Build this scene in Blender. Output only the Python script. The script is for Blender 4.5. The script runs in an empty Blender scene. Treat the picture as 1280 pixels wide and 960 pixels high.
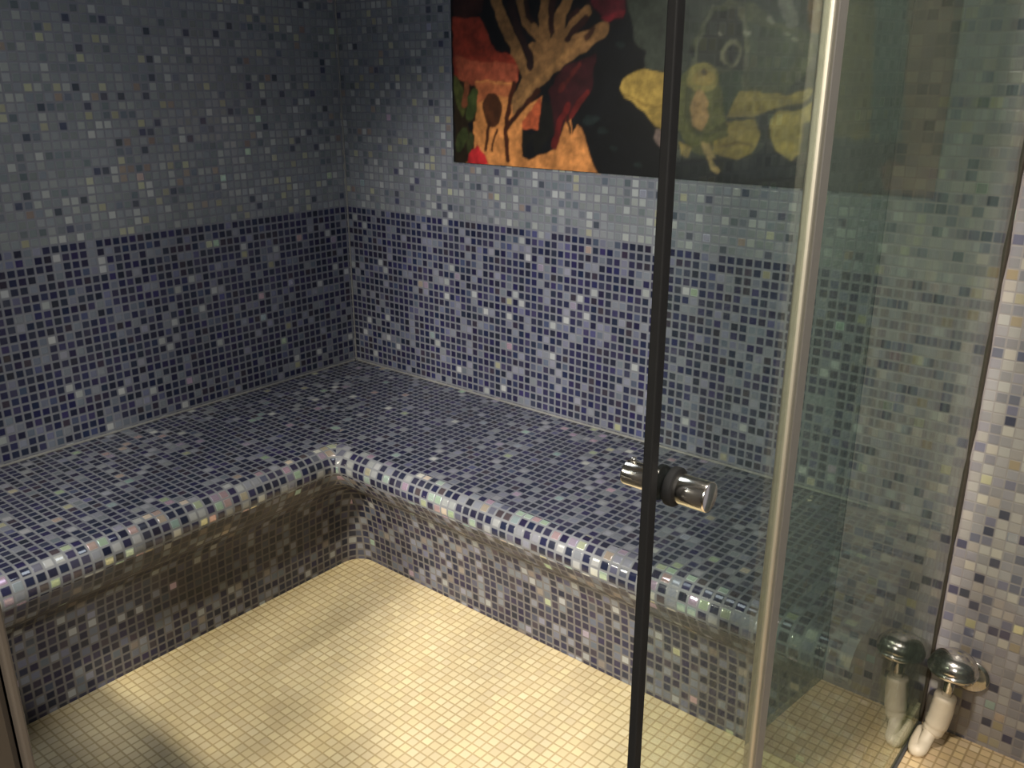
import bpy, bmesh, math, random
import numpy as np
from mathutils import Vector, Matrix, Euler
random.seed(7)
S = bpy.context.scene
C = S.collection
# ------------------------------------------------------------------ camera
XG = 1.96            # plane of the glass front
ZS = 0.985           # where the dark band of wall tiles ends
HB = 0.45            # seat height
P_ = 0.0229          # mosaic pitch
cd = bpy.data.cameras.new('camera'); cam = bpy.data.objects.new('camera', cd); C.objects.link(cam)
r_ = Vector((0.7719, 0.6357, 0.0005)); f_ = Vector((-0.6013, 0.7296, -0.3251)).normalized()
r_ = (r_ - f_ * r_.dot(f_)).normalized(); u_ = r_.cross(f_)
M = Matrix((r_, u_, -f_)).transposed().to_4x4(); M.translation = (2.3119, -1.9452, 1.3805)
cam.matrix_world = M
cd.sensor_fit = 'HORIZONTAL'; cd.sensor_width = 36; cd.lens = 36 * 1105.7 / 1280
cd.clip_start = 0.02
S.camera = cam
# ------------------------------------------------------------------ world, lamps, exposure
W = bpy.data.worlds.new('world'); S.world = W; W.use_nodes = True
W.node_tree.nodes['Background'].inputs[0].default_value = (0.75, 0.85, 1, 1)
W.node_tree.nodes['Background'].inputs[1].default_value = 0.02
S.view_settings.view_transform = 'Standard'; S.view_settings.look = 'None'
S.view_settings.gamma = 1; S.view_settings.use_curve_mapping = False
S.view_settings.exposure = 0.4
def lamp(name, kind, loc, target, energy, col, **kw):
    d = bpy.data.lights.new(name, kind); d.energy = energy; d.color = col
    for k, v in kw.items(): setattr(d, k, v)
    o = bpy.data.objects.new(name, d); C.objects.link(o); o.location = loc
    o.rotation_euler = (Vector(target) - Vector(loc)).to_track_quat('-Z', 'Y').to_euler()
    return o
WARM = (1.0, 0.86, 0.64); NEUT = (1.0, 0.93, 0.84)
# downlight in the hall beyond the half wall: its beam throws the pool on the floor, its spill washes the walls
KEY = (1.55, -3.2, 2.3)
key = lamp('hall_downlight', 'SPOT', KEY, (1.02, -.93, 0), 295, WARM, shadow_soft_size=0.055, spot_size=math.radians(54), spot_blend=0.85)
lamp('hall_downlight_spill', 'SPOT', KEY, (0.9, -0.9, .4), 75, NEUT, shadow_soft_size=0.12, spot_size=math.radians(110), spot_blend=1)
lamp('hall_glint_fill', 'SPOT', (0.15, -3.4, 2.0), (1.5, -.55, .40), 190, NEUT, shadow_soft_size=0.06, spot_size=math.radians(50), spot_blend=1)  # added lamp, aimed at the bench edge to make its tiles glint
lamp('entry_downlight', 'SPOT', (3.1, -3.0, 2.42), (2.0, 0, .3), 440, NEUT, shadow_soft_size=0.12, spot_size=math.radians(80), spot_blend=0.7)
lamp('shower_fill', 'SPOT', (2.13, -1.15, 2.46), (2.06, -.55, 0), 85, NEUT, shadow_soft_size=0.05, spot_size=math.radians(62), spot_blend=.7)  # added lamp that brightens the outer wall, its floor and the tap
lamp('steam_room_fill', 'AREA', (1.0, -1.0, 2.18), (1.0, -1.0, 0), 4.8, (0.84, 0.92, 1), shape='DISK', size=0.5)  # added fill under the ceiling, no fitting behind it
# noise puts streaks into the beam of the downlight
key.data.use_nodes = True
_t = key.data.node_tree; _e = [n for n in _t.nodes if n.type == 'EMISSION'][0]
_tc = _t.nodes.new('ShaderNodeTexCoord'); _mp = _t.nodes.new('ShaderNodeMapping'); _no = _t.nodes.new('ShaderNodeTexNoise'); _mr = _t.nodes.new('ShaderNodeMapRange')
_mp.inputs['Scale'].default_value = (24, 3.0, 1.0); _no.inputs['Scale'].default_value = 1; _no.inputs['Detail'].default_value = 2
_mr.inputs[1].default_value = .3; _mr.inputs[2].default_value = .7; _mr.inputs[3].default_value = .45; _mr.inputs[4].default_value = 1.55
_t.links.new(_tc.outputs['Normal'], _mp.inputs['Vector']); _t.links.new(_mp.outputs[0], _no.inputs['Vector']); _t.links.new(_no.outputs[0], _mr.inputs[0]); _t.links.new(_mr.outputs[0], _e.inputs['Strength'])
# ------------------------------------------------------------------ helpers
def new(name): return bmesh.new()
def obj(name, bm, mat=None, parent=None, smooth=False, loc=None):
    me = bpy.data.meshes.new(name); bm.to_mesh(me); bm.free()
    for m in (mat if isinstance(mat, (list, tuple)) else [mat]):
        if m: me.materials.append(m)
    if smooth:
        for p in me.polygons: p.use_smooth = True
    o = bpy.data.objects.new(name, me); C.objects.link(o)
    if parent: o.parent = parent
    if loc is not None: o.location = loc
    return o
def tag(o, label, cat, group=None):
    o['label'] = label; o['category'] = cat; o['kind'] = 'thing'
    if group: o['group'] = group
    return o
def struct(o): o['kind'] = 'structure'; return o
def thing(name, label, cat, loc):
    o = bpy.data.objects.new(name, None); o.empty_display_size = .05; C.objects.link(o); o.location = loc
    return tag(o, label, cat)
def box(bm, a, b, bevel=0, seg=2):
    r = bmesh.ops.create_cube(bm, size=1); vs = r['verts']
    a = Vector(a); b = Vector(b)
    bmesh.ops.scale(bm, vec=b - a, verts=vs); bmesh.ops.translate(bm, vec=(a + b) / 2, verts=vs)
    if bevel:
        es = list({e for v in vs for e in v.link_edges})
        bmesh.ops.bevel(bm, geom=es, offset=bevel, segments=seg, affect='EDGES', profile=.5)
def lathe(bm, prof, axis='Z', seg=32, origin=(0, 0, 0)):
    # prof: list of (radius, height); revolve about the axis
    rings = []
    for r, h in prof:
        ring = []
        for i in range(seg):
            a = 2 * math.pi * i / seg; c, s = math.cos(a) * r, math.sin(a) * r
            p = {'Z': (c, s, h), 'X': (h, c, s), '-Y': (c, -h, s)}[axis]
            ring.append(bm.verts.new(Vector(p) + Vector(origin)))
        rings.append(ring)
    for a, b in zip(rings, rings[1:]):
        for i in range(seg):
            bm.faces.new((a[i], a[(i + 1) % seg], b[(i + 1) % seg], b[i]))
    bm.faces.new(rings[0][::-1]); bm.faces.new(rings[-1])
    bmesh.ops.recalc_face_normals(bm, faces=bm.faces[:])
def tube(bm, pts, rad, seg=14):
    pts = [Vector(p) for p in pts]; rings = []
    rads = rad if isinstance(rad, (list, tuple)) else [rad] * len(pts)
    up = Vector((0, 0, 1))
    n = None
    for i, p in enumerate(pts):
        t = (pts[min(i + 1, len(pts) - 1)] - pts[max(i - 1, 0)]).normalized()
        if n is None: n = t.orthogonal().normalized()
        else: n = (n - t * n.dot(t)).normalized()
        b = t.cross(n)
        rings.append([bm.verts.new(p + (n * math.cos(2 * math.pi * k / seg) + b * math.sin(2 * math.pi * k / seg)) * rads[i]) for k in range(seg)])
    for a, b in zip(rings, rings[1:]):
        for k in range(seg): bm.faces.new((a[k], a[(k + 1) % seg], b[(k + 1) % seg], b[k]))
    bm.faces.new(rings[0][::-1]); bm.faces.new(rings[-1])
    bmesh.ops.recalc_face_normals(bm, faces=bm.faces[:])
def bez(pts, n=24):
    # Catmull-Rom through pts
    pts = [Vector(p) for p in pts]; out = []
    q = [pts[0] * 2 - pts[1]] + pts + [pts[-1] * 2 - pts[-2]]
    for i in range(1, len(q) - 2):
        for k in range(n):
            t = k / n; a, b, c, d = q[i - 1:i + 3]
            out.append(.5 * ((2 * b) + (c - a) * t + (2 * a - 5 * b + 4 * c - d) * t * t + (3 * b - a - 3 * c + d) * t ** 3))
    out.append(pts[-1]); return out
def uvquad(bm, pts, uvs, mi=0):
    vs = [bm.verts.new(p) for p in pts]; f = bm.faces.new(vs); f.material_index = mi
    l = bm.loops.layers.uv.get('UVMap') or bm.loops.layers.uv.new('UVMap')
    for lp, uv in zip(f.loops, uvs): lp[l].uv = uv
    return f
# ------------------------------------------------------------------ materials
def lin(c):
    return tuple(((v / 255) / 12.92 if v / 255 <= .04045 else ((v / 255 + .055) / 1.055) ** 2.4) for v in c)
class NT:
    def __init__(s, name):
        s.m = bpy.data.materials.new(name); s.m.use_nodes = True
        s.t = s.m.node_tree; s.b = s.t.nodes['Principled BSDF']; s.out = s.t.nodes['Material Output']
    def n(s, typ, **kw):
        nd = s.t.nodes.new(typ)
        for k, v in kw.items(): setattr(nd, k, v)
        return nd
    def set(s, sock, v):
        if isinstance(v, bpy.types.NodeSocket): s.t.links.new(v, sock)
        elif v is not None: sock.default_value = v
    def math(s, op, a, b=None, c=None, clamp=False):
        nd = s.n('ShaderNodeMath', operation=op, use_clamp=clamp); s.set(nd.inputs[0], a)
        if b is not None: s.set(nd.inputs[1], b)
        if c is not None: s.set(nd.inputs[2], c)
        return nd.outputs[0]
    def vec(s, op, a, b=None, scale=None):
        nd = s.n('ShaderNodeVectorMath', operation=op); s.set(nd.inputs[0], a)
        if b is not None: s.set(nd.inputs[1], b)
        if scale is not None: s.set(nd.inputs[3], scale)
        return nd.outputs[0]
    def mix(s, f, a, b, blend='MIX'):
        nd = s.n('ShaderNodeMix', data_type='RGBA', blend_type=blend)
        s.set(nd.inputs[0], f); s.set(nd.inputs[6], a); s.set(nd.inputs[7], b); return nd.outputs[2]
    def ramp(s, f, stops, interp='CONSTANT'):
        nd = s.n('ShaderNodeValToRGB'); nd.color_ramp.interpolation = interp
        e = nd.color_ramp.elements
        while len(e) < len(stops): e.new(.5)
        for el, (p, c) in zip(e, stops): el.position = p; el.color = (*c, 1)
        s.set(nd.inputs[0], f); return nd.outputs[0]
def pal(*ws):
    # (weight, colour) -> constant ramp stops
    tot = sum(w for w, _ in ws); p = 0; out = []
    for w, c in ws: out.append((p / tot, c)); p += w
    return out
DARK = pal((16, (.014, .015, .036)), (38, (.018, .020, .050)), (14, (.026, .028, .070)), (5, (.026, .022, .038)),
           (4, (.055, .064, .12)), (8, (.10, .112, .165)), (10, (.14, .152, .20)), (2.5, (.27, .285, .31)), (.6, (.22, .22, .16)))
SEAT = pal((20, (.014, .015, .034)), (46, (.018, .020, .046)), (12, (.025, .027, .062)), (5, (.026, .022, .036)),
           (3, (.06, .068, .115)), (7, (.12, .130, .17)), (6, (.17, .18, .215)), (1, (.30, .31, .32)))
NOSE = pal((18, (.014, .015, .034)), (34, (.018, .020, .046)), (10, (.03, .03, .062)), (5, (.05, .04, .05)),
           (6, (.08, .085, .13)), (10, (.16, .17, .21)), (12, (.24, .25, .27)), (4, (.36, .36, .35)), (3, (.34, .29, .26)))  # paler than SEAT: light on the bench edge is put into the colours
MIXD = pal((34, (.014, .015, .040)), (22, (.022, .023, .055)), (8, (.036, .03, .05)), (7, (.055, .06, .10)),
           (10, (.11, .122, .17)), (11, (.16, .172, .22)), (3, (.26, .27, .29)), (2, (.18, .155, .15)))
LIGHT = pal((4, (.054, .062, .09)), (8, (.098, .115, .142)), (16, (.130, .150, .174)), (40, (.154, .172, .192)), (14, (.176, .194, .21)), (11, (.25, .27, .28)), (4, (.25, .255, .20)), (1.5, (.18, .15, .14)))
OUTW = pal((6, (.08, .08, .125)), (11, (.17, .17, .23)), (22, (.29, .275, .30)), (30, (.36, .34, .35)), (18, (.42, .39, .37)), (8, (.50, .45, .40)), (4, (.44, .38, .25)))
def mosaic(name, palette, upper=None, grout=(.140, .150, .190), gw=.235, pitch=P_, seed=0., rough=.22, tilt=.10, pearl=.05, bump=.35, jit=.18, hue=.05, sat=.4):
    s = NT(name)
    uv = s.n('ShaderNodeUVMap', uv_map='UVMap').outputs[0]
    sc = s.vec('SCALE', uv, scale=1 / pitch)
    fl = s.vec('FLOOR', sc); fr = s.vec('SUBTRACT', sc, fl)
    sp = s.n('ShaderNodeSeparateXYZ'); s.set(sp.inputs[0], fr)
    dx = s.math('ABSOLUTE', s.math('SUBTRACT', sp.outputs[0], .5)); dy = s.math('ABSOLUTE', s.math('SUBTRACT', sp.outputs[1], .5))
    # rounded-square distance to the tile edge
    k = .5 - gw / 2
    d = s.math('SMOOTH_MAX', dx, dy, .10)
    mr = s.n('ShaderNodeMapRange', interpolation_type='SMOOTHSTEP'); s.set(mr.inputs[0], d)
    mr.inputs[1].default_value = k - .07; mr.inputs[2].default_value = k + .07
    mask = mr.outputs[0]                                # 1 = grout
    wn = s.n('ShaderNodeTexWhiteNoise', noise_dimensions='3D'); s.set(wn.inputs[0], s.vec('ADD', fl, (seed, seed * 1.7, seed + 3.3)))
    wn2 = s.n('ShaderNodeTexWhiteNoise', noise_dimensions='3D'); s.set(wn2.inputs[0], s.vec('ADD', fl, (seed + 41.3, seed * .7 + 11.1, 9.)))
    col = s.ramp(wn.outputs[0], palette)
    if upper:
        sx = s.n('ShaderNodeSeparateXYZ'); s.set(sx.inputs[0], fl)
        col = s.mix(s.math('GREATER_THAN', sx.outputs[1], -.5), col, s.ramp(wn.outputs[0], upper))
    v = s.math('MULTIPLY_ADD', wn2.outputs[0], jit * 2, 1 - jit)
    hs = s.n('ShaderNodeSeparateColor'); s.set(hs.inputs[0], wn2.outputs[1])
    hsv = s.n('ShaderNodeHueSaturation'); s.set(hsv.inputs[0], s.math('MULTIPLY_ADD', hs.outputs[0], hue, .5 - hue / 2))
    s.set(hsv.inputs[1], s.math('MULTIPLY_ADD', hs.outputs[1], sat, 1 - sat / 2)); s.set(hsv.inputs[2], v); s.set(hsv.inputs[4], col)
    # grout stains
    no = s.n('ShaderNodeTexNoise'); s.set(no.inputs['Vector'], uv); no.inputs['Scale'].default_value = 5; no.inputs['Detail'].default_value = 4
    gcol = s.mix(s.math('MULTIPLY', no.outputs[0], .8), (*grout, 1), (*[g * f for g, f in zip(grout, (.78, .74, .70))], 1))
    s.set(s.b.inputs['Base Color'], s.mix(mask, hsv.outputs[0], gcol))
    ro = s.math('MULTIPLY_ADD', hs.outputs[2], .16, rough - .08)
    s.set(s.b.inputs['Roughness'], s.math('MULTIPLY_ADD', mask, .5, ro, clamp=True))
    # tiles sit slightly out of true
    tl = s.vec('SCALE', s.vec('SUBTRACT', wn.outputs[1], (.5, .5, .5)), scale=tilt)
    tl = s.vec('SCALE', tl, scale=s.math('SUBTRACT', 1, mask))
    geo = s.n('ShaderNodeNewGeometry')
    nn = s.vec('NORMALIZE', s.vec('ADD', geo.outputs['Normal'], tl))
    bp = s.n('ShaderNodeBump'); bp.inputs['Strength'].default_value = bump; bp.inputs['Distance'].default_value = .0012
    s.set(bp.inputs['Height'], s.math('SUBTRACT', 1, mask)); s.set(bp.inputs['Normal'], nn)
    s.set(s.b.inputs['Normal'], bp.outputs[0])
    if pearl:
        isp = s.math('MULTIPLY', s.math('LESS_THAN', hs.outputs[0], pearl), s.math('SUBTRACT', 1, mask))
        s.set(s.b.inputs['Metallic'], s.math('MULTIPLY', isp, .55))
        pc = s.n('ShaderNodeHueSaturation'); pc.inputs[4].default_value = (.72, .50, .52, 1); s.set(pc.inputs[0], wn.outputs[0]); pc.inputs[1].default_value = .9
        prev = s.b.inputs['Base Color'].links[0].from_socket
        s.set(s.b.inputs['Base Color'], s.mix(s.math('MULTIPLY', isp, .65), prev, pc.outputs[0]))
        s.set(s.b.inputs['Thin Film Thickness'], s.math('MULTIPLY', isp, s.math('MULTIPLY_ADD', wn2.outputs[0], 350, 250)))
    return s.m
def metal(name, col, rough, aniso=0):
    s = NT(name); s.b.inputs['Metallic'].default_value = 1; s.b.inputs['Roughness'].default_value = rough
    no = s.n('ShaderNodeTexNoise'); no.inputs['Scale'].default_value = 60
    tc = s.n('ShaderNodeTexCoord'); s.set(no.inputs['Vector'], tc.outputs['Object'])
    s.set(s.b.inputs['Base Color'], s.mix(s.math('MULTIPLY', no.outputs[0], .5), (*col, 1), (*[c * .8 for c in col], 1)))
    return s.m
def plain(name, col, rough=.6, var=.25, scale=20):
    s = NT(name); s.b.inputs['Roughness'].default_value = rough
    tc = s.n('ShaderNodeTexCoord'); no = s.n('ShaderNodeTexNoise'); no.inputs['Scale'].default_value = scale; no.inputs['Detail'].default_value = 5
    s.set(no.inputs['Vector'], tc.outputs['Object'])
    s.set(s.b.inputs['Base Color'], s.mix(no.outputs[0], (*[c * (1 + var) for c in col], 1), (*[c * (1 - var) for c in col], 1)))
    return s.m
def glass(name, tint, haze=.0, hazecol=(.5, .56, .5)):
    s = NT(name); s.t.nodes.remove(s.b)
    tr = s.n('ShaderNodeBsdfTransparent'); tr.inputs[0].default_value = (*tint, 1)
    gl = s.n('ShaderNodeBsdfGlossy'); gl.inputs['Roughness'].default_value = .0
    gl.inputs[0].default_value = (.95, .97, .95, 1)
    fr = s.n('ShaderNodeFresnel'); fr.inputs[0].default_value = 1.5
    # same Fresnel on both faces of the pane
    geo = s.n('ShaderNodeNewGeometry')
    s.set(fr.inputs[0], s.math('MULTIPLY_ADD', geo.outputs['Backfacing'], -(1.5 - 1 / 1.5), 1.5))
    mx = s.n('ShaderNodeMixShader'); s.set(mx.inputs[0], fr.outputs[0])
    base = tr.outputs[0]
    if haze:
        di = s.n('ShaderNodeBsdfDiffuse'); di.inputs[0].default_value = (*hazecol, 1)
        m2 = s.n('ShaderNodeMixShader')
        no = s.n('ShaderNodeTexNoise'); no.inputs['Scale'].default_value = 4; no.inputs['Detail'].default_value = 3
        tc = s.n('ShaderNodeTexCoord'); s.set(no.inputs['Vector'], tc.outputs['Object'])
        s.set(m2.inputs[0], s.math('MULTIPLY', no.outputs[0], haze * 2)); s.set(m2.inputs[1], base); s.set(m2.inputs[2], di.outputs[0]); base = m2.outputs[0]
    s.set(mx.inputs[1], base); s.set(mx.inputs[2], gl.outputs[0]); s.set(s.out.inputs[0], mx.outputs[0])
    return s.m
m_wall = mosaic('wall_mosaic', DARK, LIGHT, seed=3., pearl=.007)
m_seat = mosaic('seat_mosaic', SEAT, seed=17., pearl=.035, tilt=.14)
m_nose = mosaic('nose_mosaic', NOSE, seed=23., grout=(.165, .175, .21), pearl=.20, tilt=.15, rough=.13)  # pearly tiles; the paler grout stands in for light on the edge
m_riser = mosaic('riser_mosaic', MIXD, seed=29., grout=(.150, .142, .150), pearl=.02, rough=.45, tilt=.05)
m_shower = mosaic('shower_mosaic', OUTW, seed=51., grout=(.38, .345, .34), gw=.14, pearl=.02)
m_darkw = mosaic('entry_mosaic', LIGHT, seed=63., pearl=.01)
m_floor = mosaic('floor_mosaic', pal((1, (.66, .55, .36)), (3, (.68, .57, .375)), (3, (.70, .59, .39)), (1, (.72, .61, .41))), grout=(.50, .39, .225), seed=5., rough=.40, tilt=.03, pearl=0, bump=.3, jit=.06, gw=.17, hue=.008, sat=.12)
m_floor2 = mosaic('shower_floor_mosaic', pal((1, (.62, .46, .26)), (3, (.66, .49, .28)), (1, (.70, .53, .32))), grout=(.42, .30, .15), seed=77., rough=.4, tilt=.03, pearl=0, jit=.08, gw=.17, hue=.01, sat=.15)
m_plaster = plain('dark_plaster', (.22, .21, .20), .8, .1, 6)
m_alu = metal('brushed_aluminium', (.46, .43, .35), .55)
m_alud = metal('dull_aluminium', (.36, .34, .31), .6)
m_chrome = metal('chrome', (.86, .82, .76), .16)
m_black = plain('black_rubber', (.006, .006, .006), .7, .2, 80)
m_black.node_tree.nodes['Principled BSDF'].inputs['Specular IOR Level'].default_value = .15
m_brown = plain('brown_sealant', (.050, .040, .028), .6, .35, 90)
m_cream = plain('cream_rubber_hose', (.66, .56, .42), .5, .12, 30)
m_bead = plain('pale_sealant', (.15, .15, .155), .6, .3, 40)
m_glass = glass('clear_glass', (.93, .95, .925))
m_glassg = glass('greenish_glass', (.72, .79, .72), .045)
m_strip = plain('brown_edge_strip', (.04, .032, .024), .5, .1, 15)
m_jamb = plain('brown_metal_frame', (.022, .017, .012), .45, .15, 12)
# ------------------------------------------------------------------ room shell
ZC = 2.2; YF = -1.84; ZO = -.055
def wall_b(name, x0, x1, z0, z1, mat, y=0., t=.06):
    bm = bmesh.new(); 
    uvquad(bm, [(x0, y, z0), (x1, y, z0), (x1, y, z1), (x0, y, z1)], [(x0, z0 - ZS), (x1, z0 - ZS), (x1, z1 - ZS), (x0, z1 - ZS)])
    box(bm, (x0, y + .0005, z0), (x1, y + t, z1)); return struct(obj(name, bm, mat))
wall_b('wall_back', 0, XG, 0, ZC, m_wall)
wall_b('wall_shower', XG, 2.2, ZO, 2.5, m_shower)
bm = bmesh.new()
uvquad(bm, [(0, YF, 0), (0, 0, 0), (0, 0, ZC), (0, YF, ZC)], [(YF - .7, -ZS), (-.7, -ZS), (-.7, ZC - ZS), (YF - .7, ZC - ZS)])
box(bm, (-.06, YF, 0), (-.0005, .06, ZC)); struct(obj('wall_left', bm, m_wall))
bm = bmesh.new()                                        # steam room floor, a low slab
uvquad(bm, [(0, YF, 0), (XG, YF, 0), (XG, 0, 0), (0, 0, 0)], [(0, YF), (XG, YF), (XG, 0), (0, 0)])
uvquad(bm, [(XG, YF, ZO), (XG, 0, ZO), (XG, 0, 0), (XG, YF, 0)], [(YF, ZO), (0, ZO), (0, 0), (YF, 0)])
box(bm, (0, YF, -.1), (XG - .0005, 0, -.0005)); struct(obj('floor', bm, m_floor))
bm = bmesh.new(); uvquad(bm, [(XG, -4.2, ZO + .0004), (3.6, -4.2, ZO + .0004), (3.6, 0, ZO + .0004), (XG, 0, ZO + .0004)], [(0, 0), (1.64, 0), (1.64, 4.2), (0, 4.2)]); box(bm, (XG, -4.2, ZO - .05), (3.6, 0, ZO)); box(bm, (-.06, -4.2, ZO - .05), (XG, YF - .1, ZO)); struct(obj('floor_shower', bm, m_floor2))
bm = bmesh.new(); box(bm, (-.06, YF - .1, ZC), (XG + .04, .06, ZC + .05)); struct(obj('ceiling', bm, m_plaster))
bm = bmesh.new(); box(bm, (XG - .02, -4.2, 2.5), (3.6, .06, 2.55)); box(bm, (-.06, -4.2, 2.5), (XG - .02, YF - .1, 2.55)); struct(obj('ceiling_hall', bm, m_plaster))
# half wall with a window above it, and the header over the glass front
bm = bmesh.new()
box(bm, (0, YF - .1, ZO), (XG - .06, YF, .745)); box(bm, (0, YF - .1, 1.85), (XG - .06, YF, 2.5)); box(bm, (1.62, YF - .1, .745), (XG - .06, YF, 1.85))
struct(obj('wall_front', bm, m_plaster))
w = bmesh.new(); box(w, (.0, YF - .056, .745), (1.62, YF - .048, 1.85)); struct(obj('window_1', w, m_glass))
bm = bmesh.new(); box(bm, (XG - .02, YF, 1.95), (XG + .02, 0, 2.5)); struct(obj('wall_header', bm, m_plaster))
# return wall of the shower corner beside the tap
bm = bmesh.new()
uvquad(bm, [(2.203, 0, ZO), (2.33, -.95, ZO), (2.33, -.95, 2.5), (2.203, 0, 2.5)], [(0, ZO), (.95, ZO), (.95, 2.5), (0, 2.5)])
vs = [bm.verts.new((x, y, z)) for z in (ZO, 2.5) for x, y in ((2.2035, 0), (2.3305, -.95), (3.6, -.95), (3.6, 0))]
for q in ((0, 1, 5, 4), (1, 2, 6, 5), (2, 3, 7, 6), (3, 0, 4, 7), (3, 2, 1, 0), (4, 5, 6, 7)): bm.faces.new([vs[k] for k in q])
struct(obj('wall_return', bm, m_darkw))
bm = bmesh.new(); box(bm, (3.6, -4.2, ZO), (3.66, 0, 2.5)); struct(obj('wall_right', bm, m_plaster))
bm = bmesh.new(); box(bm, (-.06, -4.26, ZO), (3.6, -4.2, 2.5)); struct(obj('wall_hall', bm, m_plaster))
bm = bmesh.new(); box(bm, (-.12, -4.2, ZO), (-.06, YF - .1, 2.5)); struct(obj('wall_hall_left', bm, m_plaster))
# corner jamb of the entrance
bm = bmesh.new(); box(bm, (XG - .06, YF - .1, ZO), (XG, YF - .004, 2.5), .003)
struct(obj('trim_1', bm, m_jamb))
bm = bmesh.new(); box(bm, (XG - .012, YF - .0035, ZO), (XG + .003, YF, 1.95), .001)
struct(obj('trim_2', bm, m_strip))
# ------------------------------------------------------------------ bench
def make_bench():
    root = thing('corner_bench', 'built-in corner bench covered in navy and grey mosaic with rounded front edge', 'bench', (0.29, -0.29, 0))
    TIP = .578
    # profile of (outward offset, height) from the wall outwards, over the nose, back under and down the riser
    rr = .046; prof = [(0, HB), (.25, HB), (.48, HB), (TIP - rr, HB)]
    cx, cz = TIP - rr, HB - rr
    for k in range(1, 14):
        a = math.radians(90 - k * 9); prof.append((cx + rr * math.cos(a), cz + rr * math.sin(a)))
    nose = len(prof) - 1
    a0 = prof[-1]
    under = [a0] + [(x, z) for x, z in ((.554, .347), (.536, .325), (.502, .303), (.462, .279), (.436, .248), (.424, .20), (.416, .12), (.410, .0))]
    arc = [0]
    for (x0, z0), (x1, z1) in zip(prof, prof[1:]): arc.append(arc[-1] + math.hypot(x1 - x0, z1 - z0))
    def strip(bm, pr, arc0, rfun, kb, kl):
        l = bm.loops.layers.uv.get('UVMap') or bm.loops.layers.uv.new('UVMap')
        A = [arc0]
        for (x0, z0), (x1, z1) in zip(pr, pr[1:]): A.append(A[-1] + math.hypot(x1 - x0, z1 - z0))
        N = 10
        cols = []
        for j, (o, z) in enumerate(pr):
            tt = j / (len(pr) - 1); ob = o - kb * tt; ol = o + kl * tt; r = rfun(j); ob = max(ob, 0) if o > 0 else 0; ol = ol if o > 0 else 0
            pts = []; ob = max(ob, .003); ol = max(ol, .003)
            for y in (YF + .003, -1.5, -1.2, -.9): pts.append(((ol, y, z), (A[j], y)))
            for i in range(N + 1):
                t = math.pi * i / N / 2
                c = Vector((ol + r, -ob - r)); q = (c.x - r * math.cos(t), c.y + r * math.sin(t))
                pts.append(((q[0], q[1], z), (A[j], -ob - r + r * t if i <= N // 2 else None)))
                if i > N // 2: pts[-1] = ((q[0], q[1], z), ('b', q[0], -A[j]))
            for x in (.95, 1.3, 1.6, XG - .017): pts.append(((x, -ob, z), ('b', x, -A[j])))
            cols.append(pts)
        V = [[bm.verts.new(p[0]) for p in c] for c in cols]
        for j in range(len(pr) - 1):
            for i in range(len(V[0]) - 1):
                f = bm.faces.new((V[j][i], V[j + 1][i], V[j + 1][i + 1], V[j][i + 1]))
                pass
                leg_b = i + 1 > 4 + N // 2
                for lp, (jj, ii) in zip(f.loops, ((j, i), (j + 1, i), (j + 1, i + 1), (j, i + 1))):
                    co = cols[jj][ii][0]
                    lp[l].uv = (co[0] + 3., -A[jj]) if leg_b else (A[jj], co[1])
        bmesh.ops.recalc_face_normals(bm, faces=bm.faces[:])
    rf = lambda o: .006 + .030 * min(1, max(0, o / TIP))
    for nm, pr, m in (('seat', prof[:4], m_seat), ('front_edge', prof[3:], m_nose)):
        bm = bmesh.new(); strip(bm, pr, prof[3][0] if nm != 'seat' else 0, lambda j: rf(pr[j][0]), 0., 0.)
        o = obj(nm, bm, m, root, True, (-.29, .29, 0))
        if nm == 'seat' and o.data.polygons[0].normal.z < 0: o.data.flip_normals()
    o['label'] = 'rounded front edge with pearly tiles, lit tone put into their colour'
    bm = bmesh.new(); strip(bm, under, 0, lambda j: .0358 + .026 * min(1, j / 5), .02, .012)
    end = XG - .017; cap = [(.003, HB), ] + prof[3:] + [(o - .02 * j / (len(under) - 1), z) for j, (o, z) in enumerate(under)][1:] + [(.003, 0)]
    uvquad(bm, [(end, -o, z) for o, z in cap], [(-o, z) for o, z in cap])
    obj('riser', bm, m_riser, root, True, (-.29, .29, 0))
    return root
make_bench()
# pale sealant along the joints of bench and walls, and up the corner
bm = bmesh.new(); tube(bm, [(.004, YF, HB + .002), (.004, -.012, HB + .002)], .004, 8); struct(obj('trim_3', bm, m_bead))
bm = bmesh.new(); tube(bm, [(.012, -.004, HB + .002), (XG - .01, -.004, HB + .002)], .004, 8); struct(obj('trim_4', bm, m_bead))
bm = bmesh.new(); tube(bm, [(.002, -.002, HB), (.002, -.002, ZC)], .003, 8); struct(obj('trim_5', bm, m_bead))
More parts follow.
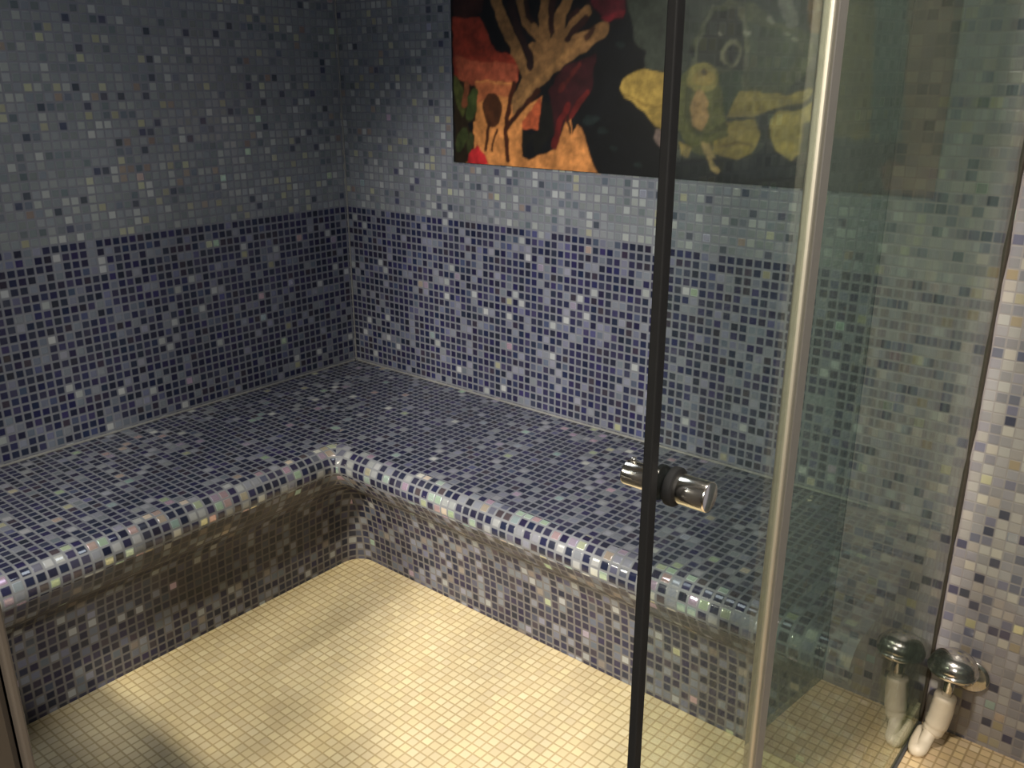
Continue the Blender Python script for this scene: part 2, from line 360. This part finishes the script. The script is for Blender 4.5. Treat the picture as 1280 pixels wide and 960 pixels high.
# ------------------------------------------------------------------ mural
LAYERS = [("p",[[1050,1643],[1071,1536],[1086,1498],[1096,1464],[1123,1443],[1123,1405],[1099,1398],[1100,1392],[1179,1392],[1207,1203],[1576,1215],[1553,1607]],0,(46,49,42)),("p",[[1055,1643],[1077,1519],[1096,1464],[1123,1443],[1123,1409],[1194,1400],[1209,1474],[1198,1632]],0,(52,57,50)),("p",[[500,1683],[503,1541],[558,1524],[607,1556],[641,1673]],0,(44,24,22)),("p",[[496,1546],[545,1537],[596,1540],[619,1518],[639,1470],[659,1453],[711,1447],[740,1426],[734,1379],[705,1357],[604,1354],[562,1366],[502,1394]],0,(124,48,34)),("p",[[507,1443],[563,1433],[618,1427],[685,1426],[731,1417],[734,1379],[705,1357],[604,1354],[562,1366],[520,1384]],0,(146,74,52)),("p",[[583,1379],[711,1374],[715,1297],[814,1337],[815,1289],[803,1256],[748,1254],[745,1185],[771,1171],[854,1205],[897,1319],[912,1320],[914,1245],[931,1274],[952,1247],[994,1150],[499,1146],[566,1232],[582,1314]],0,(180,120,68)),("p",[[748,1278],[808,1337],[814,1318],[803,1256],[745,1254]],0,(160,78,48)),("p",[[583,1374],[711,1369],[708,1336],[645,1345],[589,1314]],0,(160,92,58)),("l",[[644,1650],[657,1581],[686,1520],[724,1459],[763,1393]],17,(116,86,54)),("l",[[733,1644],[740,1577],[762,1522],[806,1484],[825,1448]],15,(116,86,54)),("l",[[822,1638],[823,1573],[816,1538],[821,1497],[831,1461]],16,(116,86,54)),("l",[[921,1619],[893,1569],[868,1527],[863,1483]],17,(116,86,54)),("l",[[954,1541],[912,1517],[878,1478]],12,(116,86,54)),("l",[[1006,1500],[981,1488],[942,1479],[884,1460]],16,(116,86,54)),("p",[[769,1467],[824,1477],[884,1485],[965,1478],[1014,1487],[965,1456],[909,1428],[850,1390],[801,1355],[744,1314],[712,1292],[712,1336],[750,1384],[769,1412]],0,(116,86,54)),("l",[[931,1470],[873,1429],[813,1384],[738,1326]],8,(132,98,60)),("l",[[708,1569],[727,1514],[750,1472],[775,1439],[775,1412]],11,(34,22,22)),("l",[[759,1576],[768,1540],[781,1524]],8,(40,24,22)),("l",[[847,1572],[841,1537],[843,1501]],10,(42,24,22)),("l",[[923,1538],[903,1526]],7,(42,24,22)),("l",[[949,1528],[918,1499],[896,1478]],8,(42,24,22)),("l",[[972,1497],[951,1478]],7,(60,38,28)),("p",[[937,1630],[962,1557],[1002,1522],[1061,1536],[1062,1622]],0,(66,20,28)),("p",[[991,1524],[1029,1533],[1060,1540],[1056,1520],[1013,1513]],0,(88,22,30)),("p",[[915,1424],[983,1441],[975,1357],[935,1320],[906,1301],[860,1210],[852,1300],[838,1356],[874,1402]],0,(48,20,24)),("l",[[900,1319],[877,1282],[857,1214]],9,(92,28,26)),("l",[[958,1352],[930,1320],[901,1282]],8,(88,28,26)),("l",[[932,1419],[898,1379],[875,1356]],6,(72,28,26)),("p",[[745,1256],[777,1238],[803,1256],[814,1327],[851,1319],[856,1253],[828,1220],[794,1192],[780,1233],[751,1187]],0,(22,22,20)),("l",[[801,1351],[725,1292],[695,1257]],7,(50,26,18)),("l",[[718,1369],[702,1316],[691,1252],[699,1172]],8,(56,28,18)),("p",[[678,1303],[675,1285],[668,1270],[656,1259],[643,1255],[629,1259],[617,1269],[610,1284],[607,1302],[610,1320],[618,1336],[630,1346],[643,1349],[657,1346],[668,1336],[676,1321]],0,(68,40,24)),("l",[[630,1270],[619,1199]],6,(62,34,20)),("l",[[661,1251],[638,1194]],4,(62,34,20)),("l",[[901,1292],[908,1254]],4,(40,26,20)),("p",[[502,1389],[583,1364],[581,1269],[546,1263],[574,1233],[572,1155],[497,1151]],0,(38,30,20)),("p",[[536,1340],[539,1319],[540,1301],[537,1289],[532,1284],[525,1287],[518,1298],[510,1315],[504,1336],[501,1357],[500,1376],[503,1388],[508,1393],[515,1389],[522,1378],[530,1361]],0,(66,70,36)),("p",[[587,1311],[580,1294],[571,1280],[561,1271],[552,1269],[545,1273],[542,1284],[542,1299],[546,1317],[553,1333],[562,1347],[572,1356],[581,1358],[587,1353],[591,1343],[591,1328]],0,(60,72,38)),("p",[[544,1217],[536,1204],[526,1193],[516,1187],[508,1185],[503,1190],[501,1198],[503,1211],[509,1225],[517,1238],[527,1248],[537,1254],[545,1255],[550,1251],[552,1242],[550,1230]],0,(54,62,34)),("p",[[570,1212],[569,1200],[567,1190],[563,1183],[558,1180],[554,1182],[550,1189],[548,1199],[547,1211],[548,1223],[551,1233],[555,1240],[560,1242],[564,1240],[567,1234],[570,1224]],0,(48,52,30)),("l",[[548,1369],[540,1313]],9,(120,70,46)),("p",[[547,1148],[555,1180],[586,1205],[619,1181],[626,1153]],0,(170,40,44)),("p",[[1070,1461],[1069,1458],[1065,1455],[1060,1454],[1054,1453],[1048,1454],[1042,1456],[1039,1458],[1037,1461],[1038,1464],[1042,1467],[1047,1468],[1053,1469],[1059,1468],[1065,1466],[1068,1463]],0,(28,36,36)),("p",[[995,1285],[993,1280],[988,1277],[981,1274],[972,1273],[963,1274],[955,1276],[950,1279],[948,1283],[950,1288],[955,1291],[962,1294],[971,1295],[980,1294],[988,1292],[993,1289]],0,(28,36,36)),("p",[[1000,1285],[1000,1283],[997,1281],[993,1280],[989,1279],[985,1279],[981,1280],[978,1282],[977,1284],[978,1286],[981,1288],[984,1289],[989,1290],[993,1290],[997,1289],[999,1287]],0,(28,36,36)),("p",[[1057,1219],[1056,1216],[1053,1213],[1049,1212],[1043,1211],[1037,1211],[1033,1212],[1029,1215],[1028,1217],[1029,1220],[1032,1222],[1037,1224],[1042,1225],[1048,1225],[1053,1223],[1056,1221]],0,(28,36,36)),("p",[[1130,1181],[1129,1179],[1126,1176],[1122,1175],[1117,1174],[1112,1174],[1108,1175],[1105,1177],[1104,1180],[1104,1182],[1107,1185],[1111,1186],[1116,1187],[1121,1187],[1126,1186],[1128,1184]],0,(28,36,36)),("p",[[1030,1258],[1029,1255],[1025,1253],[1020,1251],[1013,1250],[1007,1250],[1001,1252],[997,1254],[996,1257],[997,1261],[1000,1263],[1006,1265],[1012,1266],[1019,1266],[1025,1264],[1028,1262]],0,(28,36,36)),("p",[[1257,1476],[1286,1523],[1330,1548],[1384,1537],[1440,1501],[1483,1485],[1526,1469],[1528,1436],[1510,1395],[1475,1364],[1442,1352],[1370,1351],[1306,1391],[1244,1392],[1246,1432]],0,(74,76,54)),("p",[[1263,1456],[1295,1526],[1354,1527],[1377,1469],[1375,1399],[1262,1412]],0,(26,26,18)),("p",[[1379,1500],[1450,1482],[1489,1470],[1498,1421],[1461,1372],[1401,1364]],0,(66,71,56)),("l",[[1354,1535],[1378,1485],[1383,1407],[1376,1359]],5,(88,90,72)),("l",[[1295,1534],[1267,1472],[1252,1416]],4,(78,80,64)),("l",[[1518,1466],[1527,1439],[1506,1391],[1475,1364]],9,(78,82,58)),("p",[[1311,1391],[1379,1403],[1376,1343],[1342,1302],[1318,1310]],0,(52,62,46)),("p",[[1220,1383],[1248,1408],[1316,1391],[1334,1343],[1354,1269],[1322,1205],[1261,1223],[1223,1265]],0,(80,80,44)),("p",[[1370,1432],[1368,1421],[1362,1412],[1354,1406],[1345,1405],[1336,1409],[1328,1416],[1324,1426],[1323,1438],[1326,1449],[1332,1458],[1340,1463],[1349,1464],[1358,1461],[1365,1453],[1369,1443]],0,(104,102,80)),("p",[[1364,1429],[1362,1421],[1358,1414],[1352,1410],[1346,1409],[1339,1412],[1334,1417],[1331,1425],[1331,1433],[1333,1441],[1337,1448],[1342,1452],[1349,1453],[1355,1450],[1360,1445],[1363,1437]],0,(60,58,44)),("p",[[1361,1432],[1361,1425],[1359,1419],[1355,1415],[1351,1414],[1346,1415],[1342,1419],[1339,1425],[1337,1433],[1338,1440],[1340,1446],[1343,1450],[1348,1451],[1352,1450],[1356,1446],[1360,1440]],0,(12,10,8)),("p",[[1256,1444],[1256,1438],[1255,1433],[1253,1429],[1250,1428],[1247,1430],[1244,1433],[1242,1438],[1241,1444],[1241,1450],[1242,1455],[1245,1458],[1247,1459],[1250,1458],[1253,1454],[1255,1449]],0,(12,11,8)),("p",[[1319,1383],[1317,1371],[1310,1360],[1297,1353],[1282,1351],[1266,1353],[1253,1360],[1243,1371],[1239,1383],[1241,1396],[1249,1407],[1262,1414],[1277,1416],[1293,1413],[1306,1406],[1315,1396]],0,(122,112,62)),("p",[[1308,1383],[1306,1377],[1301,1372],[1292,1368],[1281,1367],[1270,1368],[1260,1372],[1253,1377],[1251,1383],[1252,1390],[1258,1395],[1267,1398],[1278,1400],[1289,1398],[1299,1395],[1305,1390]],0,(136,118,66)),("p",[[1290,1395],[1290,1393],[1288,1391],[1286,1389],[1283,1389],[1280,1389],[1277,1391],[1276,1393],[1275,1395],[1275,1397],[1277,1399],[1279,1400],[1282,1400],[1285,1400],[1288,1399],[1289,1397]],0,(60,44,26)),("p",[[1299,1314],[1299,1296],[1295,1281],[1289,1271],[1280,1267],[1272,1270],[1263,1280],[1257,1295],[1254,1313],[1255,1330],[1259,1345],[1265,1355],[1273,1359],[1282,1355],[1290,1346],[1296,1331]],0,(140,112,74)),("l",[[1244,1359],[1245,1308],[1258,1270],[1303,1259],[1344,1282]],7,(62,62,34)),("p",[[1055,1362],[1065,1383],[1091,1398],[1122,1404],[1158,1402],[1195,1388],[1207,1324],[1203,1269],[1161,1272],[1136,1299],[1100,1323],[1070,1338]],0,(156,130,66)),("l",[[1066,1349],[1132,1319],[1184,1320]],3,(128,104,52)),("p",[[1161,1267],[1185,1268],[1181,1220],[1158,1245]],0,(110,94,88)),("p",[[1351,1302],[1370,1355],[1446,1356],[1481,1349],[1530,1364],[1542,1361],[1532,1341],[1467,1319],[1415,1304]],0,(138,122,66)),("l",[[1467,1317],[1533,1336]],3,(60,52,30)),("p",[[1348,1290],[1416,1300],[1430,1272],[1416,1222],[1383,1208],[1321,1218],[1319,1243],[1355,1261]],0,(130,114,60)),("l",[[1338,1235],[1380,1246],[1413,1239]],3,(104,88,48)),("p",[[1445,1293],[1467,1313],[1509,1320],[1580,1346],[1573,1308],[1525,1291],[1529,1228],[1513,1210],[1486,1213],[1462,1249]],0,(144,128,72)),("p",[[1282,1242],[1309,1238],[1344,1183],[1339,1168],[1319,1183]],0,(136,118,76)),("p",[[1227,1244],[1264,1228],[1258,1208],[1235,1211]],0,(124,108,62)),("p",[[1425,1300],[1447,1297],[1462,1241],[1430,1248]],0,(38,40,40)),("p",[[1207,1206],[1317,1205],[1354,1168],[1567,1178],[1564,1210],[1513,1207],[1452,1249],[1415,1214],[1383,1204]],0,(24,27,32)),("p",[[1490,1611],[1557,1606],[1558,1468],[1525,1476]],0,(92,66,36)),("l",[[1457,1578],[1461,1541],[1480,1496]],15,(98,98,90)),("p",[[1441,1496],[1439,1495],[1436,1495],[1432,1496],[1428,1498],[1425,1500],[1422,1503],[1421,1506],[1421,1508],[1423,1509],[1426,1509],[1430,1508],[1434,1506],[1437,1503],[1440,1500],[1441,1498]],0,(128,126,112)),("p",[[1477,1468],[1475,1468],[1473,1468],[1471,1468],[1468,1470],[1466,1471],[1464,1473],[1463,1475],[1463,1476],[1465,1477],[1467,1477],[1469,1476],[1472,1475],[1474,1473],[1476,1471],[1477,1470]],0,(128,126,112)),("p",[[1495,1455],[1493,1454],[1491,1454],[1489,1455],[1486,1456],[1484,1458],[1482,1460],[1481,1462],[1482,1463],[1483,1464],[1485,1464],[1487,1463],[1490,1462],[1492,1460],[1494,1458],[1495,1456]],0,(128,126,112)),("p",[[1389,1474],[1388,1473],[1385,1473],[1382,1474],[1379,1475],[1375,1478],[1373,1480],[1372,1482],[1373,1484],[1374,1485],[1377,1485],[1380,1484],[1383,1482],[1387,1480],[1389,1478],[1390,1475]],0,(128,126,112)),("p",[[1319,1476],[1318,1475],[1316,1475],[1314,1476],[1312,1477],[1310,1478],[1308,1480],[1307,1481],[1308,1482],[1309,1483],[1310,1483],[1313,1482],[1315,1481],[1317,1480],[1318,1478],[1319,1477]],0,(128,126,112)),("p",[[1565,1596],[1645,1590],[1672,1263],[1588,1259]],0,(84,72,42)),("p",[[1645,1590],[1707,1586],[1737,1257],[1672,1263]],0,(58,70,72)),("p",[[1707,1586],[1787,1581],[1840,1153],[1750,1162]],0,(88,64,52)),("p",[[1561,1267],[1712,1263],[1729,1144],[1557,1148]],0,(40,42,46)),("p",[[1700,1208],[1720,1228],[1747,1217],[1748,1169],[1720,1160]],0,(78,50,46))]
def make_mural():
    X0, X1, Z0, Z1 = 492, 1816, 1154, 1890
    ss = 2
    nx, nz = (X1 - X0) // ss, (Z1 - Z0) // ss
    gx, gz = np.meshgrid(X0 + (np.arange(nx) + .5) * ss, Z0 + (np.arange(nz) + .5) * ss)
    img = np.zeros((nz, nx, 3)); img[:] = (15, 16, 19)
    def inside(p):
        c = np.zeros(gx.shape, bool); n = len(p)
        for i in range(n):
            x0, z0 = p[i]; x1, z1 = p[(i + 1) % n]
            if z0 == z1: continue
            k = (gz < z0) != (gz < z1)
            c ^= k & (gx < (x1 - x0) * (gz - z0) / (z1 - z0) + x0)
        return c
    rng = np.random.default_rng(3)
    def noise(sc):
        h, w_ = nz // sc + 3, nx // sc + 3; g = rng.random((h, w_))
        yy, xx = np.meshgrid(np.arange(nz) / sc, np.arange(nx) / sc, indexing='ij'); i, j = yy.astype(int), xx.astype(int); a, b = yy - i, xx - j
        return (g[i, j] * (1 - a) * (1 - b) + g[i + 1, j] * a * (1 - b) + g[i, j + 1] * (1 - a) * b + g[i + 1, j + 1] * a * b)
    # brushy edges
    wx = (noise(9) - .5) * 9; wz = (noise(9) - .5) * 9
    gx += wx; gz += wz
    for kind, p, hw, c in LAYERS:
        if kind == 'p': m = inside(p)
        else:
            m = np.zeros(gx.shape, bool)
            for (x0, z0), (x1, z1) in zip(p, p[1:]):
                dx, dz = x1 - x0, z1 - z0; t = np.clip(((gx - x0) * dx + (gz - z0) * dz) / (dx * dx + dz * dz + 1e-9), 0, 1)
                m |= (gx - x0 - t * dx) ** 2 + (gz - z0 - t * dz) ** 2 < hw * hw
        img[m] = c
    img *= (.58 + .36 * noise(14) + .30 * noise(5) + .20 * noise(2))[..., None]
    v = img / 255; v = np.where(v <= .04045, v / 12.92, ((v + .055) / 1.055) ** 2.4)
    for _ in range(2):
        p = np.pad(v, ((1, 1), (1, 1), (0, 0)), 'edge'); v = (p[:-2, 1:-1] + p[2:, 1:-1] + p[1:-1, :-2] + p[1:-1, 2:] + 2 * p[1:-1, 1:-1]) / 6
    v *= MURAL_GAIN
    st = 2
    v = v[::st, ::st]; h, w_ = v.shape[:2]
    xs = (X0 + (np.arange(w_) / (w_ - 1)) * (X1 - X0)) / 1000 ; zs = (Z0 + np.arange(h) / (h - 1) * (Z1 - Z0)) / 1000
    co = np.zeros((h, w_, 3)); co[..., 0] = xs[None]; co[..., 2] = zs[:, None]; co[..., 1] = -.005
    bx, bz = 1.15, 1.154
    co[..., 0] -= bx; co[..., 2] -= bz
    nf = h * w_
    idx = np.arange(nf).reshape(h, w_)
    q = np.stack([idx[:-1, :-1], idx[:-1, 1:], idx[1:, 1:], idx[1:, :-1]], -1).reshape(-1, 4)
    verts = co.reshape(-1, 3).tolist(); faces = q.tolist()
    x0, x1, z0, z1 = X0 / 1000 - bx, X1 / 1000 - bx, 0, (Z1 - Z0) / 1000
    n = len(verts); verts += [(x0, -.0048, z0), (x1, -.0048, z0), (x1, -.0048, z1), (x0, -.0048, z1), (x0, -.0005, z0), (x1, -.0005, z0), (x1, -.0005, z1), (x0, -.0005, z1)]
    faces += [[n, n + 4, n + 5, n + 1], [n + 1, n + 5, n + 6, n + 2], [n + 2, n + 6, n + 7, n + 3], [n + 3, n + 7, n + 4, n], [n + 4, n + 7, n + 6, n + 5]]
    me = bpy.data.meshes.new('mural'); me.from_pydata(verts, [], faces)
    at = me.color_attributes.new('artwork', 'FLOAT_COLOR', 'POINT')
    cols = np.ones((len(verts), 4)); cols[:nf, :3] = v.reshape(-1, 3); cols[nf:, :3] = .02
    at.data.foreach_set('color', cols.ravel())
    s = NT('mural_print'); a = s.n('ShaderNodeVertexColor', layer_name='artwork'); s.set(s.b.inputs['Base Color'], a.outputs[0]); s.b.inputs['Roughness'].default_value = .35
    me.materials.append(s.m)
    o = bpy.data.objects.new('mural', me); C.objects.link(o); o.location = (bx, 0, bz)
    return tag(o, 'large printed mural of orange coral and a yellow-finned fish on the back wall', 'picture')
MURAL_GAIN = 0.86
make_mural()
# ------------------------------------------------------------------ glass front
ZT = 1.95
d = thing('glass_swing_door', 'narrow clear glass door leaf with a black edge seal and chrome knob', 'door', (XG, -1.19, 0))
off = (-XG, 1.19, 0)
bm = bmesh.new(); box(bm, (XG - .004, -1.324, .012), (XG + .004, -1.044, ZT - .005)); obj('pane', bm, m_glass, d, loc=off)
bm = bmesh.new(); box(bm, (XG - .0045, -1.3365, .012), (XG + .0045, -1.324, ZT - .005), .0015)
obj('edge_seal', bm, m_black, d, loc=off)
KY, KZ = -1.299, 1.037
bm = bmesh.new(); lathe(bm, [(.0105, .0042), (.0105, .011), (.0135, .0115), (.0140, .0125), (.0140, .041), (.0136, .0425), (.0128, .043)], 'X', 40, (XG, KY, KZ))
k = obj('door_knob', bm, m_chrome, d, True, off); k['label'] = 'chrome outer door knob'
bm = bmesh.new(); lathe(bm, [(.0178, .0041), (.0182, .006), (.0182, .0105), (.0172, .0118), (.011, .012)], 'X', 40, (XG, KY, KZ)); obj('collar', bm, m_black, k, True)
bm = bmesh.new(); lathe(bm, [(.010, -.0042), (.010, -.0105), (.0115, -.011), (.0120, -.012), (.0120, -.041), (.0116, -.0425), (.0108, -.043)], 'X', 40, (XG, KY, KZ))
k2 = obj('door_knob', bm, m_chrome, d, True, off); k2['label'] = 'chrome inner door knob'
bm = bmesh.new(); lathe(bm, [(.016, -.0041), (.0165, -.0055), (.0165, -.0085), (.0155, -.0095), (.010, -.0098)], 'X', 40, (XG, KY, KZ)); obj('collar', bm, m_black, k2, True)
bm = bmesh.new(); lathe(bm, [(.003, .0), (.003, .004), (.002, .005)], 'Z', 16, (XG - .036, KY, KZ + .0112)); obj('set_screw', bm, m_chrome, k2, True)
# hinge post between door and fixed pane
p = thing('door_post', 'pale aluminium upright between the glass door and the fixed pane', 'post', (XG, -1.02, 0)); off = (-XG, 1.02, 0)
bm = bmesh.new(); box(bm, (XG - .006, -1.0435, .0), (XG + .008, -1.030, ZT), .0045, 4); obj('front_rib', bm, m_alu, p, loc=off)
bm = bmesh.new(); box(bm, (XG - .006, -1.030, .0), (XG + .001, -1.025, ZT), .001); obj('groove', bm, m_brown, p, loc=off)
bm = bmesh.new(); box(bm, (XG - .006, -1.025, .0), (XG + .005, -.998, ZT), .003, 2); obj('channel', bm, m_alud, p, loc=off)
g = thing('shower_screen', 'fixed greenish glass panel between the aluminium post and the tiled wall', 'glass panel', (XG, -.5, 0)); off = (-XG, .5, 0)
bm = bmesh.new(); box(bm, (XG - .004, -.998, ZO + .001), (XG + .004, -.008, ZT)); obj('pane', bm, m_glassg, g, loc=off)
bm = bmesh.new()
zz = np.linspace(ZO + .002, ZT, 60); rnd = random.Random(4)
tube(bm, [(XG + .001 + rnd.uniform(-.0006, .0006), -.006, z) for z in zz], [.0078 + rnd.uniform(-.0012, .0012) for _ in zz], 10)
obj('wall_gasket', bm, m_brown, g, True, off)
bm = bmesh.new(); tube(bm, [(XG + .006, -.99, ZO + .003), (XG + .006, -.012, ZO + .003)], .004, 8); obj('base_bead', bm, m_bead, g, True, off)
# ------------------------------------------------------------------ rinse tap with hose
TX, TZ = 2.0185, .155
t = thing('rinse_tap', 'chrome dome tap low on the tiled wall with a short cream hose', 'tap', (TX, 0, TZ))
bm = bmesh.new(); lathe(bm, [(.040, .0005), (.041, .003), (.040, .007), (.033, .011), (.016, .013), (.013, .018), (.013, .030)], '-Y', 48, (.028, 0, -.040)); obj('flange', bm, m_chrome, t, True)
bm = bmesh.new(); tube(bm, bez([(.028, -.026, -.040), (.022, -.044, -.036), (.006, -.060, -.026), (.001, -.062, -.012)], 8), .0105, 20); obj('neck', bm, m_chrome, t, True)
bm = bmesh.new(); prof = [(.012, -.016), (.030, -.014), (.046, -.008), (.0515, -.004), (.0525, .001), (.0505, .004), (.049, .005)]
for i in range(1, 12):
    a = math.radians(i * 7.8); prof.append((.049 * math.cos(a), .005 + .038 * math.sin(a)))
lathe(bm, prof, 'Z', 48, (.001, -.062, 0)); obj('dome', bm, m_chrome, t, True)
bm = bmesh.new(); tube(bm, [(.001, -.062, -.012), (.0, -.062, -.045), (-.001, -.062, -.060), (-.003, -.061, -.084)], [.0115, .011, .0105, .0105], 20); obj('spout', bm, m_chrome, t, True)
bm = bmesh.new(); tube(bm, bez([(-.003, -.061, -.072), (-.006, -.064, -.12), (-.011, -.070, -.155), (-.017, -.076, -.174)], 8), [.0215] + [.0238] * 5 + [.0245] * 10 + [.0225] * 6 + [.020] * 3, 24); obj('hose_sleeve', bm, m_cream, t, True)
bm = bmesh.new(); tube(bm, bez([(-.016, -.076, -.162), (-.021, -.100, -.186), (-.024, -.122, -.193), (-.033, -.126, -.195), (-.0375, -.10, -.195), (-.0375, -.05, -.195)], 8), .0145, 18); obj('hose', bm, m_cream, t, True)
